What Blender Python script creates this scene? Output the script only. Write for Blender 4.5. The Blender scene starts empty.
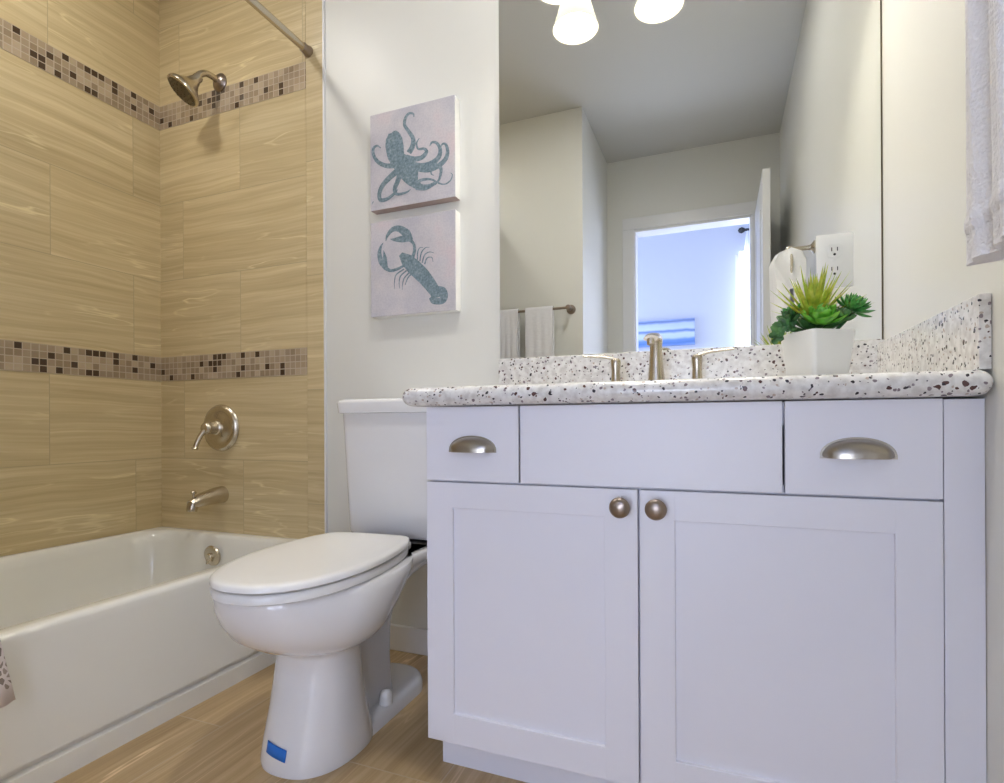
import bpy, bmesh, math, random
from mathutils import Vector, Matrix, noise
random.seed(7)
S = bpy.context.scene
C = S.collection
R = math.radians

# ------------------------------------------------------------------ camera, world, light, exposure
cam_d = bpy.data.cameras.new('camera'); cam = bpy.data.objects.new('camera', cam_d); C.objects.link(cam)
cam.matrix_world = (Matrix.Translation((0, -1.54, 0.74)) @ Matrix.Rotation(R(21.714), 4, 'Z')
                    @ Matrix.Rotation(R(90), 4, 'X') @ Matrix.Rotation(R(-0.29), 4, 'Z'))
cam_d.sensor_width = 36; cam_d.lens = 547.7 / 1004 * 36; cam_d.shift_y = 31.5 / 1004
cam_d.clip_start = 0.01
S.camera = cam
S.view_settings.view_transform = 'Standard'; S.view_settings.look = 'None'
S.view_settings.gamma = 1; S.view_settings.use_curve_mapping = False
S.view_settings.exposure = 1.55

w = bpy.data.worlds.new('sky'); S.world = w; w.use_nodes = True
w.node_tree.nodes['Background'].inputs[0].default_value = (0.62, 0.74, 1.0, 1)
w.node_tree.nodes['Background'].inputs[1].default_value = 2.0

def area(name, loc, rot, sx, sy, power, col):
    d = bpy.data.lights.new(name, 'AREA'); d.shape = 'RECTANGLE'; d.size = sx; d.size_y = sy
    d.energy = power; d.color = col
    o = bpy.data.objects.new(name, d); C.objects.link(o); o.location = loc; o.rotation_euler = rot
    return o
# daylight of the curtained window, then two added fill lights beyond the door
area('window_daylight', (0.66, -3.60, 1.45), (R(90), 0, R(0)), 1.0, 1.5, 11, (0.74, 0.78, 1.0))
area('side_fill_light', (-2.12, -2.95, 1.45), (R(90), 0, R(-90)), 0.8, 1.3, 9.5, (0.62, 0.70, 1.0))  # unseen source on the left, added to light the bathroom's right wall
area('low_fill_light', (-0.25, -3.60, 0.72), (R(90), 0, 0), 0.9, 0.9, 6.0, (0.80, 0.85, 1.0))  # unseen low source, added to brighten the vanity front through the doorway
LAMP_W = 85.0       # emission strength of the vanity bulbs
CEIL_W = 62.0        # emission of the added ceiling fill lamps

H = 2.57; XL = -2.08; XT = -1.268; XR = 0.359; YF = -2.35; YRET = -1.60; XA = -0.735
YB = -3.65

# ------------------------------------------------------------------ material helpers
def mat(name, col=(0.8, 0.8, 0.8), rough=0.5, metal=0.0, **kw):
    m = bpy.data.materials.new(name); m.use_nodes = True
    b = m.node_tree.nodes['Principled BSDF']
    b.inputs['Base Color'].default_value = (*col, 1); b.inputs['Roughness'].default_value = rough
    b.inputs['Metallic'].default_value = metal
    for k, v in kw.items():
        b.inputs[k.replace('_', ' ')].default_value = v
    return m
class NT:
    def __init__(s, m): s.t = m.node_tree; s.b = s.t.nodes['Principled BSDF']
    def n(s, typ, **kw):
        x = s.t.nodes.new(typ)
        for k, v in kw.items():
            if k.startswith('_'): setattr(x, k[1:], v)
            else:
                key = int(k[1:]) if k[0] == 'i' and k[1:].isdigit() else k.replace('_', ' ')
                if hasattr(v, 'is_output') or isinstance(v, bpy.types.NodeSocket): s.t.links.new(v, x.inputs[key])
                else: x.inputs[key].default_value = v
        return x
    def math(s, op, a, b=None, c=None):
        x = s.t.nodes.new('ShaderNodeMath'); x.operation = op
        for i, v in enumerate((a, b, c)):
            if v is None: continue
            if isinstance(v, bpy.types.NodeSocket): s.t.links.new(v, x.inputs[i])
            else: x.inputs[i].default_value = v
        return x.outputs[0]
    def mix(s, f, a, b, typ='MIX'):
        x = s.t.nodes.new('ShaderNodeMix'); x.data_type = 'RGBA'; x.blend_type = typ
        for i, v in ((0, f), (6, a), (7, b)):
            if isinstance(v, bpy.types.NodeSocket): s.t.links.new(v, x.inputs[i])
            else: x.inputs[i].default_value = v if i == 0 else (*v[:3], 1)
        return x.outputs[2]
    def link(s, a, name): s.t.links.new(a, s.b.inputs[name])
    def ramp(s, f, stops, interp='LINEAR'):
        x = s.t.nodes.new('ShaderNodeValToRGB'); x.color_ramp.interpolation = interp
        e = x.color_ramp.elements
        while len(e) < len(stops): e.new(0.5)
        for i, (p, c) in enumerate(stops):
            e[i].position = p; e[i].color = (*c, 1)
        s.t.links.new(f, x.inputs[0]); return x.outputs[0]
    def bump(s, h, strength, dist=0.001):
        x = s.n('ShaderNodeBump', Strength=strength, Distance=dist, Height=h)
        s.link(x.outputs[0], 'Normal')

def tile_material(name, uaxis, row0, rowh, first, length, offset, base, light, dark, grout, uflip=1, rough=0.32):
    """Large streaky tiles: u along the wall, z up; seams alternate between courses."""
    m = mat(name, base, rough); N = NT(m)
    pos = N.n('ShaderNodeNewGeometry').outputs['Position']
    sp = N.n('ShaderNodeSeparateXYZ', Vector=pos)
    u = sp.outputs[uaxis]; z = sp.outputs['Z'] if uaxis != 'F' else None
    row = N.math('DIVIDE', N.math('SUBTRACT', z, row0), rowh)
    ri = N.math('FLOOR', row); rf = N.math('FRACT', row)
    par = N.math('MODULO', N.math('ADD', ri, 20.0), 2.0)
    uu = N.math('DIVIDE', N.math('SUBTRACT', N.math('SUBTRACT', u, first), N.math('MULTIPLY', par, offset)), length)
    ci = N.math('FLOOR', uu); cf = N.math('FRACT', uu)
    return finish_tile(m, N, u, z, ri, rf, ci, cf, rowh, length, base, light, dark, grout)
def finish_tile(m, N, u, v, ri, rf, ci, cf, rowh, length, base, light, dark, grout, vein=0.6, gw=0.0011, stretch=1.0):
    du = N.math('MULTIPLY', N.math('MINIMUM', cf, N.math('SUBTRACT', 1.0, cf)), length)
    dv = N.math('MULTIPLY', N.math('MINIMUM', rf, N.math('SUBTRACT', 1.0, rf)), rowh)
    g = N.math('LESS_THAN', N.math('MINIMUM', du, dv), gw)
    rnd = N.n('ShaderNodeTexWhiteNoise', _noise_dimensions='2D',
              Vector=N.n('ShaderNodeCombineXYZ', X=ri, Y=ci).outputs[0])
    off = N.math('MULTIPLY', rnd.outputs['Value'], 37.0)
    # streaks that run along u and wander a little
    wob = N.n('ShaderNodeTexNoise', Vector=N.n('ShaderNodeCombineXYZ', X=N.math('MULTIPLY', u, 2.2), Y=off, Z=N.math('MULTIPLY', v, 3.0)).outputs[0], Scale=1.0, Detail=2.0)
    vv = N.math('ADD', v, N.math('MULTIPLY', N.math('SUBTRACT', wob.outputs[0], 0.5), 0.045))
    vec = N.n('ShaderNodeCombineXYZ', X=N.math('MULTIPLY', u, 1.1), Y=off, Z=N.math('MULTIPLY', vv, 42.0)).outputs[0]
    n1 = N.n('ShaderNodeTexNoise', Vector=vec, Scale=1.0, Detail=5.0, Roughness=0.62)
    vec2 = N.n('ShaderNodeCombineXYZ', X=N.math('MULTIPLY', u, 3.0), Y=off, Z=N.math('MULTIPLY', vv, 150.0)).outputs[0]
    n2 = N.n('ShaderNodeTexNoise', Vector=vec2, Scale=1.0, Detail=3.0, Roughness=0.6)
    f = N.math('ADD', N.math('MULTIPLY', n1.outputs[0], 0.7), N.math('MULTIPLY', n2.outputs[0], 0.3))
    col = N.ramp(f, [(0.30, dark), (0.48, base), (0.68, light)])
    # pale mineral veins
    vec3 = N.n('ShaderNodeCombineXYZ', X=N.math('MULTIPLY', u, 1.6), Y=N.math('ADD', off, 9.0), Z=N.math('MULTIPLY', vv, 15.0)).outputs[0]
    n3 = N.n('ShaderNodeTexNoise', Vector=vec3, Scale=1.0, Detail=3.0, Roughness=0.5)
    ve = N.math('SUBTRACT', 1.0, N.math('MULTIPLY', N.math('ABSOLUTE', N.math('SUBTRACT', n3.outputs[0], 0.56)), 60.0))
    msk = N.n('ShaderNodeTexNoise', Vector=N.n('ShaderNodeCombineXYZ', X=N.math('MULTIPLY', u, 2.5), Y=off, Z=N.math('MULTIPLY', v, 7.0)).outputs[0], Scale=1.0, Detail=2.0)
    mk = N.math('MULTIPLY', N.math('SUBTRACT', msk.outputs[0], 0.45), 4.0)
    mk.node.use_clamp = True
    ve = N.math('MULTIPLY', N.math('MAXIMUM', ve, 0.0), N.math('MULTIPLY', mk, vein))
    col = N.mix(ve, col, tuple(min(1, c * 1.35 + 0.06) for c in light))
    br = N.math('ADD', 0.955, N.math('MULTIPLY', rnd.outputs['Value'], 0.09))
    col = N.mix(1.0, col, N.n('ShaderNodeCombineColor', Red=br, Green=br, Blue=br).outputs[0], 'MULTIPLY')
    col = N.mix(g, col, grout)
    N.link(col, 'Base Color')
    h = N.math('SUBTRACT', 1.0, g)
    N.bump(h, 0.2, 0.0004)
    return m

T_BASE = (0.60, 0.480, 0.270); T_LIGHT = (0.74, 0.62, 0.385); T_DARK = (0.49, 0.375, 0.195); T_GROUT = (0.46, 0.37, 0.22)
tile_left_low = tile_material('beige stone tile', 'Y', 0.608, 0.304, -0.40, 0.61, 0.29, T_BASE, T_LIGHT, T_DARK, T_GROUT)
tile_left_mid = tile_material('beige stone tile', 'Y', 1.008, 0.3035, -0.115, 0.61, -0.28, T_BASE, T_LIGHT, T_DARK, T_GROUT)
tile_left_top = tile_material('beige stone tile', 'Y', 2.012, 0.304, -0.40, 0.61, 0.29, T_BASE, T_LIGHT, T_DARK, T_GROUT)
tile_back_low = tile_material('beige stone tile', 'X', 0.608, 0.304, -1.34, 0.61, 0.305, T_BASE, T_LIGHT, T_DARK, T_GROUT)
tile_back_mid = tile_material('beige stone tile', 'X', 1.008, 0.3035, -1.655, 0.61, 0.313, T_BASE, T_LIGHT, T_DARK, T_GROUT)
tile_back_top = tile_material('beige stone tile', 'X', 2.012, 0.304, -1.97, 0.61, 0.305, T_BASE, T_LIGHT, T_DARK, T_GROUT)
tile_edge = tile_material('beige stone edge tile', 'X', 0.86, 0.40, -1.9, 5.0, 0.0, T_BASE, T_LIGHT, T_DARK, T_GROUT)

def mosaic_material(name, uaxis, z0, u0, cell=0.0235):
    m = mat(name, (0.4, 0.33, 0.26), 0.25); N = NT(m)
    sp = N.n('ShaderNodeSeparateXYZ', Vector=N.n('ShaderNodeNewGeometry').outputs['Position'])
    a = N.math('DIVIDE', N.math('SUBTRACT', sp.outputs[uaxis], u0), cell)
    b = N.math('DIVIDE', N.math('SUBTRACT', sp.outputs['Z'], z0), cell)
    wn = N.n('ShaderNodeTexWhiteNoise', _noise_dimensions='2D', Vector=N.n('ShaderNodeCombineXYZ', X=N.math('FLOOR', a), Y=N.math('FLOOR', b)).outputs[0])
    col = N.ramp(wn.outputs['Value'], [(0.0, (0.07, 0.042, 0.024)), (0.185, (0.32, 0.24, 0.155)), (0.36, (0.43, 0.33, 0.22)),
                                     (0.52, (0.36, 0.275, 0.19)), (0.66, (0.50, 0.395, 0.275)), (0.85, (0.40, 0.31, 0.215))], 'CONSTANT')
    ns = N.n('ShaderNodeTexNoise', Scale=160.0, Detail=2.0)
    col = N.mix(0.25, col, ns.outputs['Color'], 'OVERLAY')
    fa = N.math('FRACT', a); fb = N.math('FRACT', b)
    d = N.math('MINIMUM', N.math('MINIMUM', fa, N.math('SUBTRACT', 1.0, fa)), N.math('MINIMUM', fb, N.math('SUBTRACT', 1.0, fb)))
    g = N.math('LESS_THAN', d, 0.065)
    N.link(N.mix(g, col, (0.52, 0.43, 0.32)), 'Base Color')
    N.link(N.math('ADD', 0.2, N.math('MULTIPLY', g, 0.5)), 'Roughness')
    N.bump(N.math('SUBTRACT', 1.0, g), 0.5, 0.001)
    return m

def floor_material():
    m = mat('wood look floor tile', (0.4, 0.3, 0.2), 0.35); N = NT(m)
    sp = N.n('ShaderNodeSeparateXYZ', Vector=N.n('ShaderNodeNewGeometry').outputs['Position'])
    row = N.math('DIVIDE', N.math('ADD', sp.outputs['X'], 0.538), 0.30)
    ri = N.math('FLOOR', row); rf = N.math('FRACT', row)
    par = N.math('MODULO', N.math('ADD', ri, 20.0), 2.0)
    uu = N.math('DIVIDE', N.math('ADD', sp.outputs['Y'], N.math('MULTIPLY', par, 0.55)), 1.20)
    return finish_tile(m, N, sp.outputs['Y'], sp.outputs['X'], ri, rf, N.math('FLOOR', uu), N.math('FRACT', uu), 0.30, 1.20,
                       (0.50, 0.35, 0.18), (0.64, 0.48, 0.28), (0.37, 0.245, 0.12), (0.56, 0.44, 0.28), vein=1.0, gw=0.0016)
M = {}
M['floor'] = floor_material()
def paint(name, col, rough=0.5):
    m = mat(name, col, rough); N = NT(m)
    n = N.n('ShaderNodeTexNoise', Vector=N.n('ShaderNodeTexCoord').outputs['Object'], Scale=220.0, Detail=2.0)
    N.bump(n.outputs[0], 0.06, 0.0008); return m
M['wall'] = paint('warm off white wall paint', (0.74, 0.738, 0.69), 0.38)
M['ceiling'] = paint('flat ceiling paint', (0.60, 0.60, 0.565), 0.7)
M['bedwall'] = paint('pale bedroom wall paint', (0.60, 0.63, 0.71), 0.6)
M['trim'] = mat('white trim enamel', (0.78, 0.78, 0.78), 0.3)
M['cab'] = mat('white cabinet lacquer', (0.80, 0.80, 0.87), 0.38)
M['porcelain'] = mat('white porcelain', (0.82, 0.82, 0.83), 0.08, Coat_Weight=0.6, Coat_Roughness=0.03)
M['seat'] = mat('white toilet seat plastic', (0.84, 0.84, 0.83), 0.22)
M['tub'] = mat('white tub enamel', (0.82, 0.815, 0.765), 0.12, Coat_Weight=0.5, Coat_Roughness=0.05)
M['nickel'] = mat('brushed nickel', (0.60, 0.54, 0.44), 0.27, 1.0)
M['nickel2'] = mat('satin nickel pull', (0.42, 0.385, 0.33), 0.28, 1.0)
M['bronze'] = mat('aged nickel knob', (0.34, 0.28, 0.235), 0.32, 1.0)
M['darkmetal'] = mat('dark metal nozzle plate', (0.16, 0.13, 0.08), 0.4, 0.7)
M['mirror'] = mat('mirror glass', (0.90, 0.915, 0.90), 0.0, 1.0)
M['dark'] = mat('dark rubber', (0.02, 0.02, 0.02), 0.6)
M['tape'] = mat('blue masking tape', (0.02, 0.17, 0.62), 0.6)
M['outlet'] = mat('white outlet plastic', (0.66, 0.67, 0.65), 0.35)
M['pot'] = mat('matte white ceramic', (0.78, 0.78, 0.74), 0.45)
M['soil'] = mat('dark soil', (0.03, 0.025, 0.015), 0.9)

def towel_material(name, col):
    m = mat(name, col, 0.9); N = NT(m)
    n = N.n('ShaderNodeTexNoise', Vector=N.n('ShaderNodeTexCoord').outputs['Object'], Scale=330.0, Detail=2.0)
    n2 = N.n('ShaderNodeTexNoise', Vector=N.n('ShaderNodeTexCoord').outputs['Object'], Scale=60.0, Detail=2.0)
    N.bump(N.math('ADD', n.outputs[0], n2.outputs[0]), 0.7, 0.003)
    m.node_tree.nodes['Principled BSDF'].inputs['Sheen Weight'].default_value = 0.3
    return m
M['towel'] = towel_material('white terry cloth', (0.87, 0.87, 0.90))

def stone_material():
    m = mat('speckled white quartz', (0.75, 0.73, 0.72), 0.18); N = NT(m)
    co = N.n('ShaderNodeTexCoord').outputs['Object']
    dis = N.n('ShaderNodeTexNoise', Vector=co, Scale=90.0, Detail=2.0)
    cov = N.n('ShaderNodeVectorMath', _operation='MULTIPLY_ADD', i0=dis.outputs['Color'], i1=(0.008, 0.008, 0.008), i2=co).outputs[0]
    col = None
    base = N.ramp(N.n('ShaderNodeTexNoise', Vector=co, Scale=70.0, Detail=3.0).outputs[0], [(0.35, (0.62, 0.60, 0.58)), (0.6, (0.80, 0.79, 0.77))])
    col = base
    for sc, thr, keep, c in ((150.0, 0.36, 0.30, (0.50, 0.42, 0.36)), (120.0, 0.33, 0.24, (0.24, 0.20, 0.22)),
                             (92.0, 0.32, 0.18, (0.10, 0.05, 0.045)), (150.0, 0.36, 0.20, (0.04, 0.035, 0.045))):
        v = N.n('ShaderNodeTexVoronoi', Vector=cov, Scale=sc)
        wn = N.n('ShaderNodeTexWhiteNoise', Vector=v.outputs['Color'])
        k = N.math('LESS_THAN', wn.outputs['Value'], keep)
        size = N.math('MULTIPLY', thr, N.math('ADD', 0.45, N.math('MULTIPLY', N.n('ShaderNodeSeparateColor', Color=v.outputs['Color']).outputs[0], 0.8)))
        f = N.math('MULTIPLY', k, N.math('LESS_THAN', v.outputs['Distance'], size))
        col = N.mix(f, col, c)
    N.link(col, 'Base Color'); return m
M['stone'] = stone_material()

# ------------------------------------------------------------------ geometry helpers
def box(bm, x0, x1, y0, y1, z0, z1, bev=0.0, seg=2):
    t = bmesh.new()
    bmesh.ops.create_cube(t, size=1.0)
    for v in t.verts:
        v.co = Vector((x0 + (v.co.x + .5) * (x1 - x0), y0 + (v.co.y + .5) * (y1 - y0), z0 + (v.co.z + .5) * (z1 - z0)))
    if bev: bmesh.ops.bevel(t, geom=t.edges[:], offset=bev, segments=seg, profile=0.5, affect='EDGES')
    add(bm, t)
def add(bm, t, mx=None):
    me = bpy.data.meshes.new('tmp')
    if mx is not None: bmesh.ops.transform(t, matrix=mx, verts=t.verts)
    t.to_mesh(me); t.free(); bm.from_mesh(me); bpy.data.meshes.remove(me)
def loft(bm, rings, cap0=True, cap1=True):
    L = [[bm.verts.new(p) for p in r] for r in rings]; n = len(L[0])
    for a, b in zip(L, L[1:]):
        for i in range(n):
            bm.faces.new((a[i], a[(i + 1) % n], b[(i + 1) % n], b[i]))
    if cap0: bm.faces.new(L[0][::-1])
    if cap1: bm.faces.new(L[-1])
def lathe(bm, prof, mx=None, seg=40, sx=1.0, sy=1.0):
    """profile of (radius, height) spun about z"""
    t = bmesh.new(); rings = []
    for r, z in prof:
        r = max(r, 1e-4)
        rings.append([(r * sx * math.cos(2 * math.pi * i / seg), r * sy * math.sin(2 * math.pi * i / seg), z) for i in range(seg)])
    loft(t, rings); add(bm, t, mx)
def smooth_path(pts, n=8):
    pts = [Vector(p) for p in pts]
    if len(pts) < 3: return pts
    P = [pts[0] * 2 - pts[1]] + pts + [pts[-1] * 2 - pts[-2]]; out = []
    for i in range(1, len(P) - 2):
        for k in range(n):
            t = k / n; a, b, c, d = P[i - 1:i + 3]
            out.append(0.5 * ((2 * b) + (c - a) * t + (2 * a - 5 * b + 4 * c - d) * t * t + (3 * b - a - 3 * c + d) * t ** 3))
    out.append(pts[-1]); return out
def tube(bm, pts, rad, seg=16, smooth=8, flat=1.0):
    """tube along a path, rad a number or one radius per path point"""
    P = smooth_path(pts, smooth) if smooth else [Vector(p) for p in pts]
    m = len(pts)
    def rr(i):
        if not isinstance(rad, (list, tuple)): return rad
        s = i / (len(P) - 1) * (m - 1); k = min(int(s), m - 2); return rad[k] + (rad[k + 1] - rad[k]) * (s - k)
    rings = []; up = None
    for i, p in enumerate(P):
        d = (P[min(i + 1, len(P) - 1)] - P[max(i - 1, 0)]).normalized()
        if up is None:
            up = Vector((0, 0, 1)) if abs(d.z) < 0.9 else Vector((0, 1, 0))
        s = d.cross(up).normalized(); up = s.cross(d).normalized(); r = rr(i)
        rings.append([p + s * (r * math.cos(2 * math.pi * k / seg)) + up * (r * flat * math.sin(2 * math.pi * k / seg)) for k in range(seg)])
    loft(bm, rings)
def obj(name, bm, m, parent=None, smooth=True, angle=38, bevel=0):
    bmesh.ops.recalc_face_normals(bm, faces=bm.faces[:])
    me = bpy.data.meshes.new(name); bm.to_mesh(me); bm.free()
    if isinstance(m, (list, tuple)):
        for q in m: me.materials.append(q)
    else: me.materials.append(m)
    o = bpy.data.objects.new(name, me); C.objects.link(o)
    if parent is not None:
        o.parent = parent
        me.transform(Matrix.Translation(-world_loc(parent)))
    if smooth:
        me.shade_smooth()
        try: me.set_sharp_from_angle(angle=R(angle))
        except Exception: pass
    if bevel:
        b = o.modifiers.new('bevel', 'BEVEL'); b.width = bevel; b.segments = 2; b.limit_method = 'ANGLE'
    return o
def world_loc(o):
    v = Vector(o.location)
    while o.parent is not None: o = o.parent; v += Vector(o.location)
    return v
def thing(name, label, cat, loc=(0, 0, 0), group=None):
    o = bpy.data.objects.new(name, None); C.objects.link(o); o.location = loc; o.empty_display_size = 0.05
    o['label'] = label; o['category'] = cat
    if group: o['group'] = group
    return o
def tag(o, label, cat, group=None):
    o['label'] = label; o['category'] = cat
    if group: o['group'] = group
    return o
def struct(name, bm, m, smooth=False, parent=None, label=None):
    o = obj(name, bm, m, parent, smooth)
    if parent is None:
        o['kind'] = 'structure'
        if label: o['label'] = label
    return o
def bx(*a, **k):
    bm = bmesh.new(); box(bm, *a, **k); return bm
def prism(bm, outline, axis, a, b):
    """extrude a 2D outline; axis 'y': outline is (x,z); 'x': (y,z); 'z': (x,y)"""
    def f(p, t): return {'y': (p[0], t, p[1]), 'x': (t, p[0], p[1]), 'z': (p[0], p[1], t)}[axis]
    loft(bm, [[f(p, a) for p in outline], [f(p, b) for p in outline]])
def rrect(x0, x1, y0, y1, r, z, n=8):
    out = []
    for cx, cy, a0 in ((x1 - r, y1 - r, 0), (x0 + r, y1 - r, 90), (x0 + r, y0 + r, 180), (x1 - r, y0 + r, 270)):
        for k in range(n + 1):
            a = R(a0 + 90 * k / n); out.append((cx + r * math.cos(a), cy + r * math.sin(a), z))
    return out

# ------------------------------------------------------------------ the room
struct('floor', bx(XL - .1, XR + .1, YF - .12, 0.1, -0.05, 0), M['floor'], label='wood look tile floor with pale veins')
struct('ceiling', bx(XL - .1, XR + .1, YF - .12, 0.1, H, H + .05), M['ceiling'], label='plain flat grey white ceiling')
struct('wall_right', bx(XR, XR + .1, YF - .12, 0.1, 0, H), M['wall'], label='off white painted wall right of the vanity')
struct('wall_back', bx(XT, XR, 0, 0.1, 0, H), M['wall'], label='off white painted wall behind toilet and vanity')
# tiled tub surround: panels between the mosaic bands
def panel_wall(name, mk, lows, label):
    o = thing(name, label, 'wall'); del o['category']; o['kind'] = 'structure'
    return o
zs = [(0.0, 0.914), (1.008, 1.918), (2.012, H)]
wl = struct('wall_left', bx(XL - .1, XL - .008, YRET - .1, 0.1, 0, H), M['wall'], label='streaky beige stone tile wall along the tub')
for (a, b), m in zip(zs, (tile_left_low, tile_left_mid, tile_left_top)):
    obj('tile_course', bx(XL - .008, XL, YRET, 0, a, b), m, wl, False)
wb = struct('wall_shower', bx(XL - .1, XT, 0.006, 0.1, 0, H), M['wall'], label='streaky beige stone tile wall with the shower fittings')
XE = -1.346
for (a, b), m in zip(zs, (tile_back_low, tile_back_mid, tile_back_top)):
    obj('tile_course', bx(XL, XE - .0006, -0.006, 0.006, a, b), m, wb, False)
obj('edge_tile_column', bx(XE + .0006, XT - .004, -0.006, 0.006, 0, H), tile_edge, wb, False)
for k, z0 in ((1, 0.914), (2, 1.918)):
    struct('trim_%d' % k, bx(XL - .008, XL + .0015, YRET, -0.006, z0, z0 + .094), mosaic_material('brown glass mosaic', 'Y', z0, -0.0065), label='brown mosaic band on the long tub wall')
    struct('trim_%d' % (k + 2), bx(XL + .0015, XE, -0.0075, 0.006, z0, z0 + .094), mosaic_material('brown glass mosaic', 'X', z0, XL + .0015), label='brown mosaic band on the shower end wall')
struct('trim_5', bx(XT - .004, XT + .002, -0.008, 0.004, 0.0, H), M['trim'], label='white edge strip where the shower tile ends')
# foot end of the tub, and the wall that returns towards the door
struct('wall_foot', bx(XL, XA, YRET - .12, YRET, 0, H), M['wall'], label='off white wall at the foot of the tub with the towel bar')
obj('tile_course', bx(XL, XT, YRET, YRET + .008, 0, H), tile_back_mid, bpy.data.objects['wall_foot'], False)
struct('wall_alcove', bx(XA - .12, XA, YF, YRET - .12, 0, H), M['wall'], label='off white side wall beside the door')
# door wall with its opening
DX0, DX1, DZ = -0.551, 0.198, 2.07
bm = bmesh.new()
box(bm, XA - .12, DX0, YF - .12, YF, 0, H); box(bm, DX1, XR, YF - .12, YF, 0, H); box(bm, DX0, DX1, YF - .12, YF, DZ, H)
struct('wall_front', bm, M['wall'], label='off white wall with the open doorway')
bm = bmesh.new()
for y0, y1 in ((YF, YF + .016), (YF - .136, YF - .12)):
    box(bm, DX0 - .075, DX0 + .004, y0, y1, 0, DZ + .004, .003); box(bm, DX1 - .004, DX1 + .075, y0, y1, 0, DZ + .004, .003)
    box(bm, DX0 - .075, DX1 + .075, y0, y1, DZ + .0045, DZ + .085, .003)
box(bm, DX0, DX0 + .012, YF - .12, YF, 0, DZ); box(bm, DX1 - .012, DX1, YF - .12, YF, 0, DZ); box(bm, DX0 + .012, DX1 - .012, YF - .12, YF, DZ - .012, DZ)
struct('trim_6', bm, M['trim'], label='white casing and jamb of the doorway')
# open door leaf, hinged at the right jamb
door = thing('door_1', 'white panelled door standing open against the right wall', 'door', (0.232, YF + .02, 0)); del door['category']; door['kind'] = 'structure'
bm = bx(0.212, 0.250, YF + .03, -1.655, 0.012, DZ - .004, bev=.002)
obj('door_leaf', bm, M['trim'], door, False)
bm = bmesh.new()
for z0, z1 in ((0.22, 0.92), (1.10, 1.90)):
    for xx0, xx1 in ((0.207, 0.2122), (0.2498, 0.255)):
        box(bm, xx0, xx1, -2.20, -2.185, z0, z1, .0015); box(bm, xx0, xx1, -1.80, -1.785, z0, z1, .0015)
        box(bm, xx0, xx1, -2.185, -1.80, z0, z0 + .015, .0015); box(bm, xx0, xx1, -2.185, -1.80, z1 - .015, z1, .0015)
obj('panel_moulding', bm, M['trim'], door, False)
bm = bmesh.new()
for s, x in ((-1, 0.212), (1, 0.250)):
    lathe(bm, [(0.03, 0), (0.03, .006), (0.012, .010), (0.010, .03), (0.026, .038), (0.028, .052), (0.016, .062), (0, .064)],
          Matrix.Translation((x, -1.72, 0.95)) @ Matrix.Rotation(R(90) * s, 4, 'Y'), 24)
obj('door_knob', bm, M['nickel'], door)
# baseboards
def baseboard(name, x0, x1, y0, y1, label):
    bm = bmesh.new(); box(bm, x0, x1, y0, y1, 0, 0.083, .0035); struct(name, bm, M['trim'], label=label)
baseboard('baseboard_back', XT + .006, -0.57, -0.013, 0, 'white baseboard behind the toilet')
baseboard('baseboard_right', XR - .013, XR, YF + .02, -0.56, 'white baseboard along the right wall')
baseboard('baseboard_foot', -1.262, XA + .013, YRET, YRET + .013, 'white baseboard under the towel bar')
baseboard('baseboard_alcove', XA, XA + .013, YF + .02, YRET - .001, 'white baseboard beside the door')

# room beyond the door
BX0, BX1, BY1 = -2.2, 1.6, YF - .12
HB = 2.75
struct('floor_bedroom', bx(BX0 - .1, BX1 + .1, YB - .1, BY1, -0.05, 0), mat('pale carpet', (0.45, 0.43, 0.42), 0.9), label='pale carpet of the room beyond the door')
struct('ceiling_bedroom', bx(BX0 - .1, BX1 + .1, YB - .1, BY1, HB, HB + .05), M['bedwall'], label='white ceiling of the room beyond the door')
WX0, WX1, WZ0, WZ1 = 0.13, 1.20, 0.75, 2.20
bm = bmesh.new()
box(bm, BX0, -.75, YB - .1, YB, 0, HB); box(bm, -.75, -.001, YB - .1, YB, 1.22, HB); box(bm, -.75, -.001, YB - .1, YB, 0, .22); box(bm, -.001, WX0, YB - .1, YB, 0, HB); box(bm, WX1, BX1, YB - .1, YB, 0, HB)
box(bm, WX0, WX1, YB - .1, YB, 0, WZ0); box(bm, WX0, WX1, YB - .1, YB, WZ1, HB)
struct('wall_bedroom', bm, M['bedwall'], label='pale blue lit wall seen through the doorway')
bm = bmesh.new()
box(bm, BX0 - .1, BX0, YB, -3.37, 0, HB); box(bm, BX0 - .1, BX0, -2.55, BY1, 0, HB)
box(bm, BX0 - .1, BX0, -3.37, -2.55, 0, .8); box(bm, BX0 - .1, BX0, -3.37, -2.55, 2.1, HB)
struct('wall_bedroom_left', bm, M['bedwall'], label='left wall of the room beyond the door')
struct('wall_bedroom_right', bx(BX1, BX1 + .1, YB, BY1, 0, HB), M['bedwall'], label='right wall of the room beyond the door')
bm = bmesh.new()
box(bm, BX0, XA - .12, BY1, BY1 + .1, 0, HB); box(bm, XR, BX1, BY1, BY1 + .1, 0, HB); box(bm, XA - .12, XR, BY1, BY1 + .1, H + .05, HB)
struct('wall_bedroom_near', bm, M['bedwall'], label='near wall of the room beyond the door')
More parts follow.
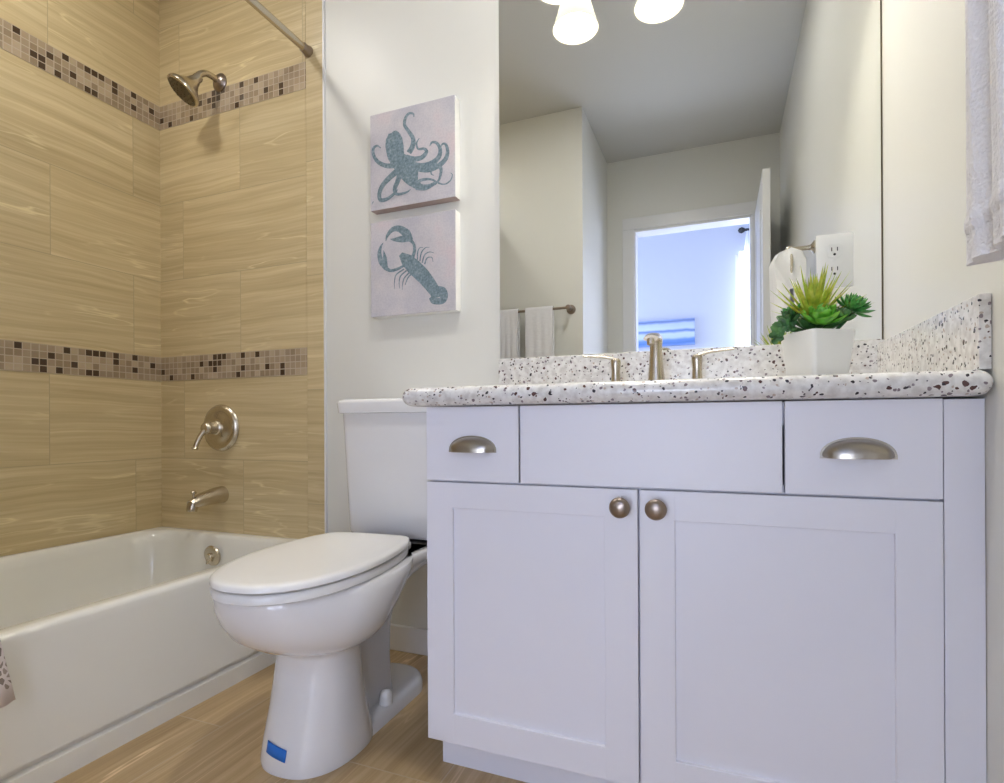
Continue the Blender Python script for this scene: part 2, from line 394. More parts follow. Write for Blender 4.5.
def window(n, x0, x1, y0, y1, z0, z1, ax, label):
    bm = bmesh.new(); t = .045
    if ax == 'x':
        box(bm, x0, x0 + t, y0, y1, z0, z1); box(bm, x1 - t, x1, y0, y1, z0, z1); box(bm, x0 + t, x1 - t, y0, y1, z0, z0 + t); box(bm, x0 + t, x1 - t, y0, y1, z1 - t, z1)
        box(bm, x0 + t, x1 - t, y0, y1, (z0 + z1) / 2 - .02, (z0 + z1) / 2 + .02)
    else:
        box(bm, x0, x1, y0, y0 + t, z0, z1); box(bm, x0, x1, y1 - t, y1, z0, z1); box(bm, x0, x1, y0 + t, y1 - t, z0, z0 + t); box(bm, x0, x1, y0 + t, y1 - t, z1 - t, z1)
        box(bm, x0, x1, y0 + t, y1 - t, (z0 + z1) / 2 - .02, (z0 + z1) / 2 + .02)
    o = struct('window_%d' % n, bm, M['trim'], label=label)
    g = mat('window glass', (1, 1, 1), 0.0, Transmission_Weight=1.0, IOR=1.01)
    bm = bx(x0 + t, x1 - t, y0 + .02, y0 + .024, z0 + t, z1 - t) if ax == 'x' else bx(x0 + .02, x0 + .024, y0 + t, y1 - t, z0 + t, z1 - t)
    obj('glass_pane', bm, g, o, False)
window(1, WX0, WX1, YB - .08, YB - .03, WZ0, WZ1, 'x', 'bright window behind the sheer curtain')
window(3, -.75, -.001, YB - .08, YB - .03, .22, 1.22, 'x', 'unseen low window added to light the vanity front')  # added frame around the low fill light, out of view
window(2, BX0 - .08, BX0 - .03, -3.37, -2.55, .8, 2.1, 'y', 'unseen side window added to light the right wall')  # added frame around the side fill light, out of view

exec_parts = True
# ------------------------------------------------------------------ bathtub
TX0, TX1, TZ = XL + .0016, -1.285, 0.334
tub = thing('bathtub', 'white alcove bathtub with a plain front apron', 'bathtub', (-1.68, -0.8, 0))
bm = bmesh.new()
y0, y1 = YRET + .009, -0.0065
rings = [rrect(TX0, TX1 - .001, y0, y1, .004, 0.0), rrect(TX0, TX1 - .001, y0, y1, .004, 0.046), rrect(TX0, TX1 - .012, y0, y1, .004, 0.052),
         rrect(TX0, TX1 - .012, y0, y1, .004, 0.060), rrect(TX0, TX1 + .003, y0, y1, .006, 0.068),
         rrect(TX0, TX1 - .008, y0, y1, .006, TZ - .030), rrect(TX0, TX1 - .008, y0, y1, .006, TZ - .014),
         rrect(TX0, TX1 - .011, y0, y1, .006, TZ - .005), rrect(TX0, TX1 - .018, y0, y1, .008, TZ - .001),
         rrect(TX0 + .01, TX1 - .026, y0 + .01, y1 - .01, .01, TZ)]
def inner(dl, dr, df, db, r, z): return rrect(TX0 + dl, TX1 - dr, y0 + df, y1 - db, r, z)
rings += [inner(.026, .050, .06, .036, .10, TZ), inner(.032, .060, .07, .042, .11, TZ - .003), inner(.040, .070, .08, .049, .12, TZ - .013),
          inner(.048, .078, .095, .055, .13, TZ - .04), inner(.062, .092, .15, .066, .14, 0.20), inner(.085, .115, .22, .085, .14, 0.10),
          inner(.12, .15, .28, .12, .12, 0.065), inner(.17, .20, .34, .17, .10, 0.055)]
n = len(rings[0])
loft(bm, rings, True, True)
obj('tub_shell', bm, M['tub'], tub, angle=60)
bm = bmesh.new()
ov = Matrix.Translation((-1.722, -0.072, 0.262)) @ Matrix.Rotation(R(97), 4, 'X')
lathe(bm, [(0.036, 0.0), (0.038, .004), (0.036, .009), (0.028, .0125), (0.014, .014), (0, .014)], ov, 36)
op = obj('overflow_plate', bm, M['nickel'], tub); op['label'] = 'round brushed nickel overflow plate'
bm = bmesh.new()
tube(bm, [ov @ Vector((0, -0.004, .012)), ov @ Vector((-.004, -0.012, .022)), ov @ Vector((-.006, -0.024, .026))], [.006, .005, .004], 12)
lathe(bm, [(0.013, .010), (0.013, .020), (0.010, .023), (0, .0235)], ov, 20)
obj('trip_lever', bm, M['nickel'], op)
bm = bmesh.new(); lathe(bm, [(0.035, 0.0), (0.035, .003), (0.02, .006), (0, .006)], Matrix.Translation((-1.69, -0.25, 0.055)), 28)
obj('drain', bm, M['nickel'], tub)

# ------------------------------------------------------------------ shower fittings
MB = Matrix.Rotation(R(90), 4, 'X')       # local z -> -y (out of the back wall)
val = thing('shower_valve', 'round brushed nickel tub valve with a lever handle', 'faucet', (-1.752, -0.006, 0.727))
bm = bmesh.new()
lathe(bm, [(0.088, 0), (0.089, .004), (0.086, .010), (0.078, .015), (0.072, .013), (0.062, .014), (0.05, .020), (0.036, .026), (0.030, .027), (0, .027)],
      Matrix.Translation((-1.752, -0.006, 0.727)) @ MB, 56)
obj('escutcheon', bm, M['nickel'], val)
bm = bmesh.new()
lathe(bm, [(0.027, .024), (0.027, .030), (0.023, .034), (0.022, .056), (0.024, .062), (0.022, .072), (0.016, .079), (0, .081)],
      Matrix.Translation((-1.752, -0.006, 0.727)) @ MB, 32)
obj('valve_hub', bm, M['nickel'], val)
bm = bmesh.new()
tube(bm, [(-1.752, -0.074, .722), (-1.758, -0.090, .703), (-1.764, -0.104, .672), (-1.766, -0.110, .652)], [.012, .009, .009, .0085], 16)
lathe(bm, [(0.011, -.001), (.012, .002), (.009, .004), (0, .005)], Matrix.Translation((-1.766, -0.110, .654)) @ Matrix.Rotation(R(165), 4, 'X'), 16)
obj('lever', bm, M['nickel'], val)

sp = thing('tub_spout', 'brushed nickel tub spout with a diverter knob below the valve', 'spout', (-1.752, -0.006, 0.47))
bm = bmesh.new()
tube(bm, [(-1.752, -0.006, .475), (-1.752, -0.035, .474), (-1.752, -0.085, .468), (-1.752, -0.118, .461), (-1.752, -0.138, .452)],
     [.034, .032, .027, .023, .019], 24, 8, 0.95)
tube(bm, [(-1.752, -0.128, .458), (-1.752, -0.134, .440), (-1.752, -0.135, .430)], [.019, .018, .017], 20)
obj('spout_body', bm, M['nickel'], sp, angle=60)
bm = bmesh.new(); lathe(bm, [(0.004, 0), (0.004, .016), (0.009, .018), (0.0095, .024), (0.006, .028), (0, .029)], Matrix.Translation((-1.752, -0.128, .474)), 18)
obj('diverter_knob', bm, M['nickel'], sp)

sh = thing('shower_fixture', 'brushed nickel shower head on a bent arm', 'shower head', (-1.752, -0.006, 2.05))
bm = bmesh.new(); lathe(bm, [(0.033, 0), (0.034, .004), (0.026, .012), (0.016, .018), (0.0, .018)], Matrix.Translation((-1.752, -0.006, 2.033)) @ MB, 36)
obj('wall_flange', bm, M['bronze'], sh)
bm = bmesh.new()
tube(bm, [(-1.752, -0.006, 2.033), (-1.752, -0.035, 2.036), (-1.754, -0.065, 2.034), (-1.758, -0.088, 2.018), (-1.762, -0.100, 1.998)], .0115, 20)
obj('shower_arm', bm, M['nickel'], sh)
bm = bmesh.new()
hd = Vector((-0.38, -0.48, -0.79)).normalized()
q = hd.to_track_quat('Z', 'Y').to_matrix().to_4x4(); hm = Matrix.Translation((-1.760, -0.095, 2.002)) @ q
lathe(bm, [(0.0, -.012), (0.014, -.008), (0.017, 0), (0.016, .010), (0.020, .018), (0.022, .026), (0.034, .044), (0.048, .058), (0.057, .067), (0.060, .074), (0.060, .080), (0.055, .083)], hm, 44)
obj('bell_head', bm, M['nickel'], sh, angle=50)
bm = bmesh.new(); lathe(bm, [(0.054, .0825), (0.052, .0845), (0.03, .086), (0, .0865)], hm, 40)
for rr_, nn in ((.015, 6), (.03, 12), (.044, 18)):
    for k in range(nn):
        a = 2 * math.pi * k / nn
        lathe(bm, [(0.0022, .085), (0.0018, .0885), (0, .089)], hm @ Matrix.Translation((rr_ * math.cos(a), rr_ * math.sin(a), 0)), 6)
obj('nozzle_plate', bm, M['darkmetal'], sh)

rod = thing('curtain_rod', 'brushed nickel shower curtain rod above the tub', 'curtain rod', (-1.332, -0.8, 2.042))
bm = bmesh.new()
tube(bm, [(-1.332, YRET + .009, 2.042), (-1.332, -0.8, 2.042), (-1.332, -0.0065, 2.042)], .0125, 24, 2)
obj('rod_tube', bm, M['nickel'], rod)
for s, y in ((1, -0.0065), (-1, YRET + .0085)):
    bm = bmesh.new(); lathe(bm, [(0.019, 0), (0.019, .006), (0.016, .012), (0.0155, .03), (0.0128, .032), (0, .032)], Matrix.Translation((-1.332, y, 2.042)) @ Matrix.Rotation(R(90) * s, 4, 'X'), 28)
    obj('rod_flange', bm, M['bronze'], rod)

# shower curtain bunched at the foot end
def curtain_mat():
    m = mat('pebble print fabric', (0.78, 0.70, 0.70), 0.8); N = NT(m)
    co = N.n('ShaderNodeTexCoord').outputs['Object']
    v = N.n('ShaderNodeTexVoronoi', _feature='DISTANCE_TO_EDGE', Vector=co, Scale=62.0)
    vc = N.n('ShaderNodeTexVoronoi', Vector=co, Scale=62.0)
    s = N.n('ShaderNodeSeparateColor', Color=vc.outputs['Color'])
    z = N.n('ShaderNodeSeparateXYZ', Vector=N.n('ShaderNodeNewGeometry').outputs['Position']).outputs['Z']
    f = N.math('MULTIPLY', N.math('GREATER_THAN', v.outputs['Distance'], 0.13), N.math('GREATER_THAN', s.outputs[1], 0.25))
    f = N.math('MULTIPLY', f, N.math('GREATER_THAN', z, 0.247))
    N.link(N.mix(f, (0.72, 0.66, 0.66), N.ramp(s.outputs[0], [(0.0, (0.16, 0.13, 0.11)), (1.0, (0.42, 0.36, 0.33))])), 'Base Color')
    return m
bm = bmesh.new(); nz = 40; nu = 150; rows = []
for j in range(nz + 1):
    z = 0.220 + (2.028 - 0.220) * (j / nz)
    t = j / nz
    ye = -0.917 - 0.35 * min(t, .25) - 0.10 * max(0, t - .25)
    row = []
    for i in range(nu + 1):
        s = i / nu
        y = ye + (-1.54 - ye) * s
        a = .026 * (1 - .5 * t) * math.sin(s * 46 + .6 * math.sin(s * 9 + t * 2)) * min(1, s * 14)
        x = -1.246 + (-1.332 + 1.246) * max(0, (t - .15) / .85) ** .8 + a
        row.append(bm.verts.new((x, y, z)))
    rows.append(row)
for a, b in zip(rows, rows[1:]):
    for i in range(nu): bm.faces.new((a[i], a[i + 1], b[i + 1], b[i]))
sc = obj('shower_curtain', bm, curtain_mat(), angle=80)
md = sc.modifiers.new('thick', 'SOLIDIFY'); md.thickness = .0015
tag(sc, 'pale shower curtain with brown pebble print bunched outside the tub', 'shower curtain')

# ------------------------------------------------------------------ toilet
TC = -0.865; TK = -0.842
def egg(z, yf, yb, hw, cx=TC, n=48, p=2.3, kf=0.56):
    """plan outline, longer towards the front (-y)"""
    ym = yb + (yf - yb) * (1 - kf); out = []
    for i in range(n):
        a = 2 * math.pi * i / n; c, s = math.cos(a), math.sin(a)
        ex = math.copysign(abs(c) ** (2 / p), c); ey = math.copysign(abs(s) ** (2 / p), s)
        out.append((cx + hw * ex, ym + ey * ((yb - ym) if s > 0 else (ym - yf)), z))
    return out
toi = thing('toilet', 'white two piece toilet with closed lid between tub and vanity', 'toilet', (TC, -0.35, 0))
bm = bmesh.new()
secs = [(0.0, -.648, -.40, .108, 2.4), (.012, -.650, -.40, .109, 2.4), (.05, -.641, -.41, .106, 2.4), (.12, -.622, -.43, .099, 2.4), (.19, -.607, -.44, .094, 2.4), (.228, -.602, -.445, .093, 2.4),
        (.242, -.608, -.442, .100, 2.3), (.253, -.636, -.430, .124, 2.2), (.270, -.676, -.410, .148, 2.15), (.295, -.712, -.385, .169, 2.1), (.33, -.738, -.350, .182, 2.1),
        (.36, -.752, -.310, .187, 2.1), (.385, -.757, -.275, .186, 2.1), (.398, -.757, -.26, .182, 2.1), (.404, -.750, -.255, .176, 2.1)]
loft(bm, [egg(z, yf, yb, hw, p=p) for z, yf, yb, hw, p in secs])
# trapway body and rear deck
tr = [(0.0, -.50, -.28, .062), (.06, -.50, -.285, .058), (.14, -.50, -.29, .056), (.22, -.48, -.29, .060), (.29, -.45, -.27, .068), (.33, -.42, -.20, .082), (.36, -.42, -.07, .105), (.38, -.42, -.045, .120), (.398, -.42, -.04, .122), (.404, -.42, -.045, .117)]
loft(bm, [rrect(TC - hw, TC + hw, yf, yb, min(.045, hw * .6), z) for z, yf, yb, hw in tr])
# deck shoulders curving from bowl sides to the tank deck
sh_ = [(.215, -.50, -.455, .060), (.265, -.52, -.410, .085), (.32, -.54, -.365, .112), (.352, -.56, -.315, .130), (.380, -.58, -.23, .142), (.397, -.58, -.20, .141), (.404, -.57, -.205, .135)]
loft(bm, [rrect(TC - hw, TC + hw, yf, yb, min(.04, hw * .5), z) for z, yf, yb, hw in sh_])
# foot flange
fl = [(0.0, 0, 0), (.022, -.002, 0), (.032, -.008, .004), (.037, -.018, .01), (.038, -.03, .02)]
loft(bm, [rrect(TC - .097 - d, TC + .097 + d, -.56, -.150 + d2 * -1, .088 + d, z, 12) for z, d, d2 in fl])
bowl = obj('bowl', bm, M['porcelain'], toi, angle=50)
bm = bmesh.new()
tp = [Vector((-.914, 0, .045)), Vector((-.912, 0, .066)), Vector((-.862, 0, .056)), Vector((-.866, 0, .035))]
def tape_pt(u, v):      # follow the column front
    x = -.903 + .056 * u; z = .040 + .023 * v - .008 * u
    t_ = (x - TC) / .106
    p = 2.4; ey = (1 - abs(t_) ** p) ** (1 / p)
    yf = -.650 + (z - .012) * .235
    ym = -.40 + (yf + .40) * .44
    return (x - .0008, ym - (ym - yf) * ey - .0022, z)
g = [[bm.verts.new(tape_pt(i / 10, j / 2)) for i in range(11)] for j in range(3)]
for a, b in zip(g, g[1:]):
    for i in range(10): bm.faces.new((a[i], a[i + 1], b[i + 1], b[i]))
tpo = obj('tape_strip', bm, M['tape'], toi, angle=80); tpo['label'] = 'small strip of blue masking tape'
md = tpo.modifiers.new('thick', 'SOLIDIFY'); md.thickness = .001; md.offset = 0
for s in (-1, 1):
    bm = bmesh.new(); lathe(bm, [(0.017, 0.0), (0.017, .018), (0.015, .028), (0.008, .034), (0, .035)], Matrix.Translation((TC + s * .080, -0.368, .036)), 20)
    obj('bolt_cap', bm, M['seat'], toi)
def tankring(x0, x1, yf, yb, r, z, bow=.012):
    out = []
    for p in rrect(x0, x1, yf, yb, r, z, 8):
        x, y, zz = p; t = (x - (x0 + x1) / 2) / ((x1 - x0) / 2)
        if y < (yf + yb) / 2: y -= bow * (1 - t * t)
        out.append((x, y, zz))
    return out
bm = bmesh.new()
def densify(r):
    out = []
    for a, b in zip(r, r[1:] + r[:1]):
        a = Vector(a); b = Vector(b); out.append(tuple(a))
        if (b - a).length > .05:
            for k in range(1, 10): out.append(tuple(a.lerp(b, k / 10)))
    return out
def tring(x0, x1, yf, yb, r, z, bow=.012):
    base = densify(rrect(x0, x1, yf, yb, r, z, 8)); out = []
    for x, y, zz in base:
        t = (x - (x0 + x1) / 2) / ((x1 - x0) / 2)
        if y < (yf + yb) / 2: y -= bow * (1 - t * t)
        out.append((x, y, zz))
    return out
hwb, hwt = .196, .212
tk = [(.413, hwb - .012, -.186), (.415, hwb - .004, -.192), (.423, hwb, -.195), (.6, (hwb + hwt) / 2, -.200), (.772, hwt, -.205)]
loft(bm, [tring(TK - h, TK + h, yf, -.020, .030, z) for z, h, yf in tk])
obj('tank', bm, M['porcelain'], toi, angle=50)
bm = bmesh.new()
tl = [(.770, .004, 0), (.772, .010, 0), (.800, .013, 0), (.807, .011, 0), (.811, .004, 0), (.8125, -.006, 0)]
loft(bm, [tring(TK - hwt - d, TK + hwt + d, -.205 - d, -.014, .032, z) for z, d, _ in tl])
obj('tank_lid', bm, M['porcelain'], toi, angle=50)
bm = bx(TK - .185, TK + .185, -.16, -.05, .4035, .4135, bev=.002); obj('tank_gasket', bm, M['dark'], toi)
# seat ring (closed, under the lid) and lid
def seat_outline(z, d, g=0.0):
    """D shaped plan of seat and lid: elongated front, tapering to a straight hinge edge"""
    half = [(0, -.792), (.035, -.789), (.075, -.771), (.115, -.733), (.146, -.672), (.164, -.595), (.168, -.515), (.162, -.435), (.149, -.365), (.130, -.318), (.120, -.301), (.100, -.292), (.05, -.288), (0, -.287)]
    P = [p.xy for p in smooth_path([(a, b, 0) for a, b in half], 4)]
    L = [(x, y) for x, y in P[1:-1]]
    full = [tuple(P[0])] + L + [tuple(P[-1])] + [(-x, y) for x, y in L[::-1]]
    kx = 1 - d / .168; ky = 1 - d / .25; ym = -.53
    out = []; ca, sa = math.cos(R(5.5)), math.sin(R(5.5))        # the seat sits slightly askew on its hinges
    for x, y in full:
        x = x * kx * .955; y = ym + (y - ym) * ky + g + .45
        out.append((TC + .002 + x * ca - y * sa, -.45 + x * sa + y * ca, z))
    return out
def seatring(z, d): return seat_outline(z, d + .002)
bm = bmesh.new()
loft(bm, [seatring(.4055, .006), seatring(.408, .001), seatring(.420, 0), seatring(.4245, .004), seatring(.425, .008)])
obj('seat', bm, M['seat'], toi, angle=50)
bm = bmesh.new()
def lidring(z, d): return seat_outline(z, d)
loft(bm, [lidring(.4275, .008), lidring(.4285, .003), lidring(.431, .0), lidring(.438, .0005), lidring(.4415, .003), lidring(.4435, .008), lidring(.4445, .02), lidring(.445, .07)])
obj('seat_lid', bm, M['seat'], toi, angle=50)
for s in (-1, 1):
    bm = bx(TC + s * .075 - .018, TC + s * .075 + .018, -.288, -.262, .402, .424, bev=.006); obj('seat_hinge', bm, M['seat'], toi)
for px_ in ((-.13, -.60), (.13, -.60)):
    bm = bx(TC + px_[0] - .012, TC + px_[0] + .012, px_[1] - .006, px_[1] + .006, .4245, .4280, bev=.001)
    obj('seat_bumper', bm, M['seat'], toi)

# ------------------------------------------------------------------ vanity cabinet
YD = -0.541; YC = -0.522
van = thing('vanity_cabinet', 'white shaker vanity cabinet under the speckled countertop', 'cabinet', (-0.13, -0.27, 0))
bm = bmesh.new()
box(bm, -.567, -.549, YC, 0, .087, .772); box(bm, .300, .318, YC, 0, .087, .772); box(bm, -.549, .300, YC + .02, 0, .087, .103); box(bm, -.549, .300, -.012, 0, .103, .772)
obj('carcass', bm, M['cab'], van, False, bevel=.001)
bm = bmesh.new()
box(bm, -.567, -.530, YC - .001, YC + .018, .087, .772); box(bm, .3095, XR - .001, YD + .002, YC + .018, .0, .772); box(bm, .270, .3095, YC - .001, YC + .018, .0, .772); box(bm, -.530, .270, YC - .001, YC + .018, .735, .772)
box(bm, -.530, .270, YC - .001, YC + .018, .606, .634); box(bm, -.530, .270, YC - .001, YC + .018, .087, .115); box(bm, -.165, -.105, YC - .001, YC + .018, .115, .606)
obj('face_frame', bm, M['cab'], van, False)
bm = bx(-.567, .300, -.475, -.455, 0, .087); obj('toe_kick', bm, M['cab'], van, False)
def cup_pull(parent, cx, cz):
    a, b, dpt = .0490, .0245, .024
    t = bmesh.new(); nu, nv = 28, 10; outer = []; 
    for sft, g_ in ((0, 1.0),):
        for j in range(nv + 1):
            ph = math.pi / 2 * j / nv; row = []
            for i in range(nu + 1):
                th = math.pi * i / nu
                # quarter dome: arch in x-z, bulging out in -y
                x = a * math.cos(th) * math.cos(ph * .0) 
                row.append((th, ph))
            outer.append(row)
    def pt(th, ph, s):
        # th 0..pi along the arch, ph 0 at wall rim .. 1 at open front lip
        zz = math.sin(th); xx = math.cos(th)
        k = math.cos(ph)
        return (cx + a * s * xx * (1 - .10 * (1 - k)), YD - dpt * s * math.sin(ph) * (zz ** .55), cz - .012 + b * 1.25 * s * (zz ** .8) * (k ** .75 if k > 0 else 0))
    for s in (1.0, .93):
        rows = [[t.verts.new(pt(th, ph, s)) for th, ph in row] for row in outer]
        for r0, r1 in zip(rows, rows[1:]):
            for i in range(nu):
                t.faces.new((r0[i], r0[i + 1], r1[i + 1], r1[i]))
    bmesh.ops.remove_doubles(t, verts=t.verts, dist=1e-6)
    # thin back flange
    pts = [(cx + (a + .003) * math.cos(math.pi * k / 24), cz - .0125 + (b * 1.25 + .003) * math.sin(math.pi * k / 24) ** .8) for k in range(25)]
    prism(t, pts, 'y', YD, YD - .0025)
    o = obj('pull', t, M['nickel2'], parent, angle=60)
    return o
def slab(name, x0, x1, z0, z1):
    return obj(name, bx(x0, x1, YD, YC - .0015, z0, z1, bev=.0012), M['cab'], van, False)
g2 = .0018
d1 = slab('drawer', -.567, -.362 - g2, .621 + g2, .7735); d1['label'] = 'small left drawer front'
cup_pull(d1, -.462, .694)
slab('false_front', -.362 + g2, .096 - g2, .621 + g2, .7735)
d2 = slab('drawer', .096 + g2, .308, .621 + g2, .7735); d2['label'] = 'small right drawer front'
cup_pull(d2, .199, .694)
def shaker(x0, x1, z0, z1, kx):
    bm = bmesh.new(); s = .060; tb = .052; c = .0012
    box(bm, x0, x0 + s, YD, YC - .0015, z0, z1, c); box(bm, x1 - s, x1, YD, YC - .0015, z0, z1, c)
    box(bm, x0 + s - .0012, x1 - s + .0012, YD + .00001, YC - .0015, z1 - tb, z1, c); box(bm, x0 + s - .0012, x1 - s + .0012, YD + .00001, YC - .0015, z0, z0 + .060, c)
    d = obj('door', bm, M['cab'], van, False)
    obj('door_panel', bx(x0 + s - .003, x1 - s + .003, YD + .007, YC - .002, z0 + .057, z1 - tb + .003), M['cab'], d, False)
    bm = bmesh.new()
    lathe(bm, [(0.011, 0), (0.010, .004), (0.007, .008), (0.0065, .014), (0.012, .018), (0.0175, .021), (0.0185, .024), (0.0165, .028), (0.010, .0315), (0, .0325)],
          Matrix.Translation((kx, YD, .589)) @ MB, 36)
    k = obj('knob', bm, M['bronze'], d)
    return d
shaker(-.567, -.136 - .0018, .087, .621 - g2, -.166)
shaker(-.136 + .0018, .308, .087, .621 - g2, -.104)

# countertop
ct = thing('countertop', 'white quartz countertop with brown and black specks on the vanity', 'countertop', (-0.13, -0.28, .773))
bm = bmesh.new()
x0, x1, yf, yb = -.608, XR - .0005, -.578, -.0005
ZT, ZB = .813, .7755; rr_ = (ZT - ZB) / 2; rings = []
def crect(d, z):
    # left-front and right-front corners rounded; straight against the walls
    r = .014; out = [(x1 - d * .9, yb, z), (x0 + d, yb, z)]
    for k in range(9):
        a = R(180 + 90 * k / 8); out.append((x0 + d + r + r * math.cos(a), yf + d + r + r * math.sin(a), z))
    for k in range(9):
        a = R(270 + 90 * k / 8); out.append((x1 - d * .9 - r + r * math.cos(a), yf + d + r + r * math.sin(a), z))
    return out
for k in range(13):
    a = math.pi * k / 12; rings.append(crect(rr_ * .85 * (1 - math.sin(a)), (ZT + ZB) / 2 - rr_ * math.cos(a)))
loft(bm, rings)
obj('counter_slab', bm, M['stone'], ct, angle=40)
obj('back_splash', bx(-.616, XR - .0005, -.020, -.0005, ZT, .9305, bev=.0015), M['stone'], ct, False)
obj('side_splash', bx(XR - .0155, XR - .0005, -.562, -.0205, ZT, .921, bev=.0015), M['stone'], ct, False)

# faucet
fa = thing('faucet', 'brushed nickel widespread faucet behind the hidden sink', 'faucet', (-.150, -.115, ZT))
FX, FY = -.149, -.115
bm = bmesh.new()
lathe(bm, [(0.028, 0), (0.0285, .006), (0.0245, .012), (0.0215, .030), (0.0175, .070), (0.0150, .105), (0.0150, .122)], Matrix.Translation((FX, FY, ZT)), 32)
obj('faucet_body', bm, M['nickel'], fa)
bm = bmesh.new()
tube(bm, [(FX, FY + .010, ZT + .128), (FX, FY - .02, ZT + .136), (FX, FY - .07, ZT + .134), (FX, FY - .115, ZT + .122)], [.015, .018, .0175, .017], 24, 8, .45)
tube(bm, [(FX, FY - .108, ZT + .121), (FX, FY - .110, ZT + .108)], [.010, .009], 16, 0)
lathe(bm, [(0.0145, .116), (.0155, .124), (.0155, .134), (.012, .140), (0, .141)], Matrix.Translation((FX, FY, ZT)), 28)
obj('spout', bm, M['nickel'], fa)
for s, hx in ((-1, -.250), (1, -.052)):
    bm = bmesh.new()
    lathe(bm, [(0.024, 0), (0.0245, .006), (0.019, .012), (0.0125, .035), (0.0110, .060), (0.013, .078), (0.013, .086), (0.009, .092), (0, .093)], Matrix.Translation((hx, FY, ZT)), 28)
    hb = obj('handle_base', bm, M['nickel'], fa)
    bm = bmesh.new()
    tube(bm, [(hx - s * .006, FY, ZT + .087), (hx + s * .020, FY - .003, ZT + .095), (hx + s * .052, FY - .008, ZT + .099), (hx + s * .083, FY - .012, ZT + .101)], [.0085, .007, .0065, .006], 18, 8, .55)
    obj('lever', bm, M['nickel'], hb)

# ------------------------------------------------------------------ wall mirror
bm = bx(-.616, XR - .002, -.008, -.002, .932, 2.02, bev=.0018, seg=1)
mi = obj('wall_mirror', bm, M['mirror'], None, False)
tag(mi, 'large frameless mirror standing on the backsplash over the vanity', 'mirror')
bm = bmesh.new(); box(bm, XR - .0028, XR - .0012, -.0088, -.0085 + .007, .932, 2.02)
obj('mirror_channel', bm, M['darkmetal'], mi, False)

# outlet set through the mirror
ol = thing('wall_outlet', 'white duplex outlet plate set in the mirror behind the plant', 'outlet', (.259, -.008, 1.128))
obj('cover_plate', bx(.220, .298, -.0135, -.0082, 1.064, 1.193, bev=.002), M['outlet'], ol, True)
for zc in (1.105, 1.152):
    bm = bmesh.new(); loft(bm, [[(p[0], -.0134, p[1]) for p in [(q[0], q[1]) for q in rrect(.243, .275, zc - .0165, zc + .0165, .008, 0)]],
                               [(p[0], -.0150, p[1]) for p in [(q[0], q[1]) for q in rrect(.243, .275, zc - .0165, zc + .0165, .008, 0)]]])
    r_ = obj('receptacle', bm, M['outlet'], ol, False)
    bm = bmesh.new(); box(bm, .2515, .2535, -.0156, -.0148, zc - .001, zc + .008); box(bm, .2635, .2655, -.0156, -.0148, zc - .001, zc + .008)
    lathe(bm, [(0.003, 0), (0.003, .0008)], Matrix.Translation((.2585, -.0148, zc - .009)) @ MB, 12)
    obj('slots', bm, M['dark'], r_, False)
bm = bmesh.new(); lathe(bm, [(0.003, 0), (0.003, .001), (0, .0016)], Matrix.Translation((.259, -.0134, 1.1285)) @ MB, 12); obj('screw', bm, M['outlet'], ol)

# ------------------------------------------------------------------ vanity light
def lamp_emit(name, col, st):
    m = mat(name, col, 0.5); b = m.node_tree.nodes['Principled BSDF']
    b.inputs['Emission Color'].default_value = (*col, 1); b.inputs['Emission Strength'].default_value = st; return m
def shade_mat():
    m = bpy.data.materials.new('frosted glass shade'); m.use_nodes = True; t = m.node_tree; t.nodes.clear()
    out = t.nodes.new('ShaderNodeOutputMaterial'); mx = t.nodes.new('ShaderNodeMixShader'); ad = t.nodes.new('ShaderNodeAddShader')
    d = t.nodes.new('ShaderNodeBsdfDiffuse'); d.inputs[0].default_value = (.45, .43, .36, 1)
    tr = t.nodes.new('ShaderNodeBsdfTranslucent'); tr.inputs[0].default_value = (.22, .205, .165, 1)
    em = t.nodes.new('ShaderNodeEmission'); em.inputs[0].default_value = (1, .93, .74, 1); em.inputs[1].default_value = .34
    mx.inputs[0].default_value = .55
    t.links.new(d.outputs[0], mx.inputs[1]); t.links.new(tr.outputs[0], mx.inputs[2]); t.links.new(mx.outputs[0], ad.inputs[0]); t.links.new(em.outputs[0], ad.inputs[1]); t.links.new(ad.outputs[0], out.inputs[0])
    return m
M['shade'] = shade_mat(); M['bulb'] = lamp_emit('glowing bulb', (1, .94, .85), LAMP_W)
vl = thing('vanity_light', 'three lamp vanity light with frosted bell shades above the mirror', 'wall lamp', (-.157, 0, 2.12))
bm = bx(-.42, .106, -.022, -.0005, 2.125, 2.205, bev=.008); obj('back_plate', bm, M['nickel'], vl)
for X in (-.400, -.157, .086):
    bm = bmesh.new()
    tube(bm, [(X, -.02, 2.165), (X, -.06, 2.180), (X, -.09, 2.155), (X, -.097, 2.102)], .008, 14)
    lathe(bm, [(0.012, .045), (0.026, .030), (0.031, .0), (0.030, -.012)], Matrix.Translation((X, -.097, 2.070)), 28)
    obj('lamp_arm', bm, M['nickel'], vl)
    bm = bmesh.new()
    pr = [(.0700, 1.888), (.0640, 1.902), (.0565, 1.925), (.0500, 1.950), (.0420, 1.975), (.0365, 2.000), (.0330, 2.020), (.030, 2.032)]
    inn = [(r - .0035, z + (.0005 if i else 0)) for i, (r, z) in enumerate(pr)]
    t = bmesh.new(); seg = 48; path = pr[::-1] + inn
    rings = [[(r * math.cos(2 * math.pi * i / seg), r * math.sin(2 * math.pi * i / seg), z) for i in range(seg)] for r, z in path]
    loft(t, rings, False, False); add(bm, t, Matrix.Translation((X, -.097, .040)))
    obj('lamp_shade', bm, M['shade'], vl, angle=60)
    bm = bmesh.new(); lathe(bm, [(0, 1.925), (.014, 1.929), (.024, 1.941), (.028, 1.957), (.025, 1.974), (.016, 1.992), (.012, 2.010), (.012, 2.025)], Matrix.Translation((X, -.097, .040)), 24)
    obj('bulb', bm, M['bulb'], vl)

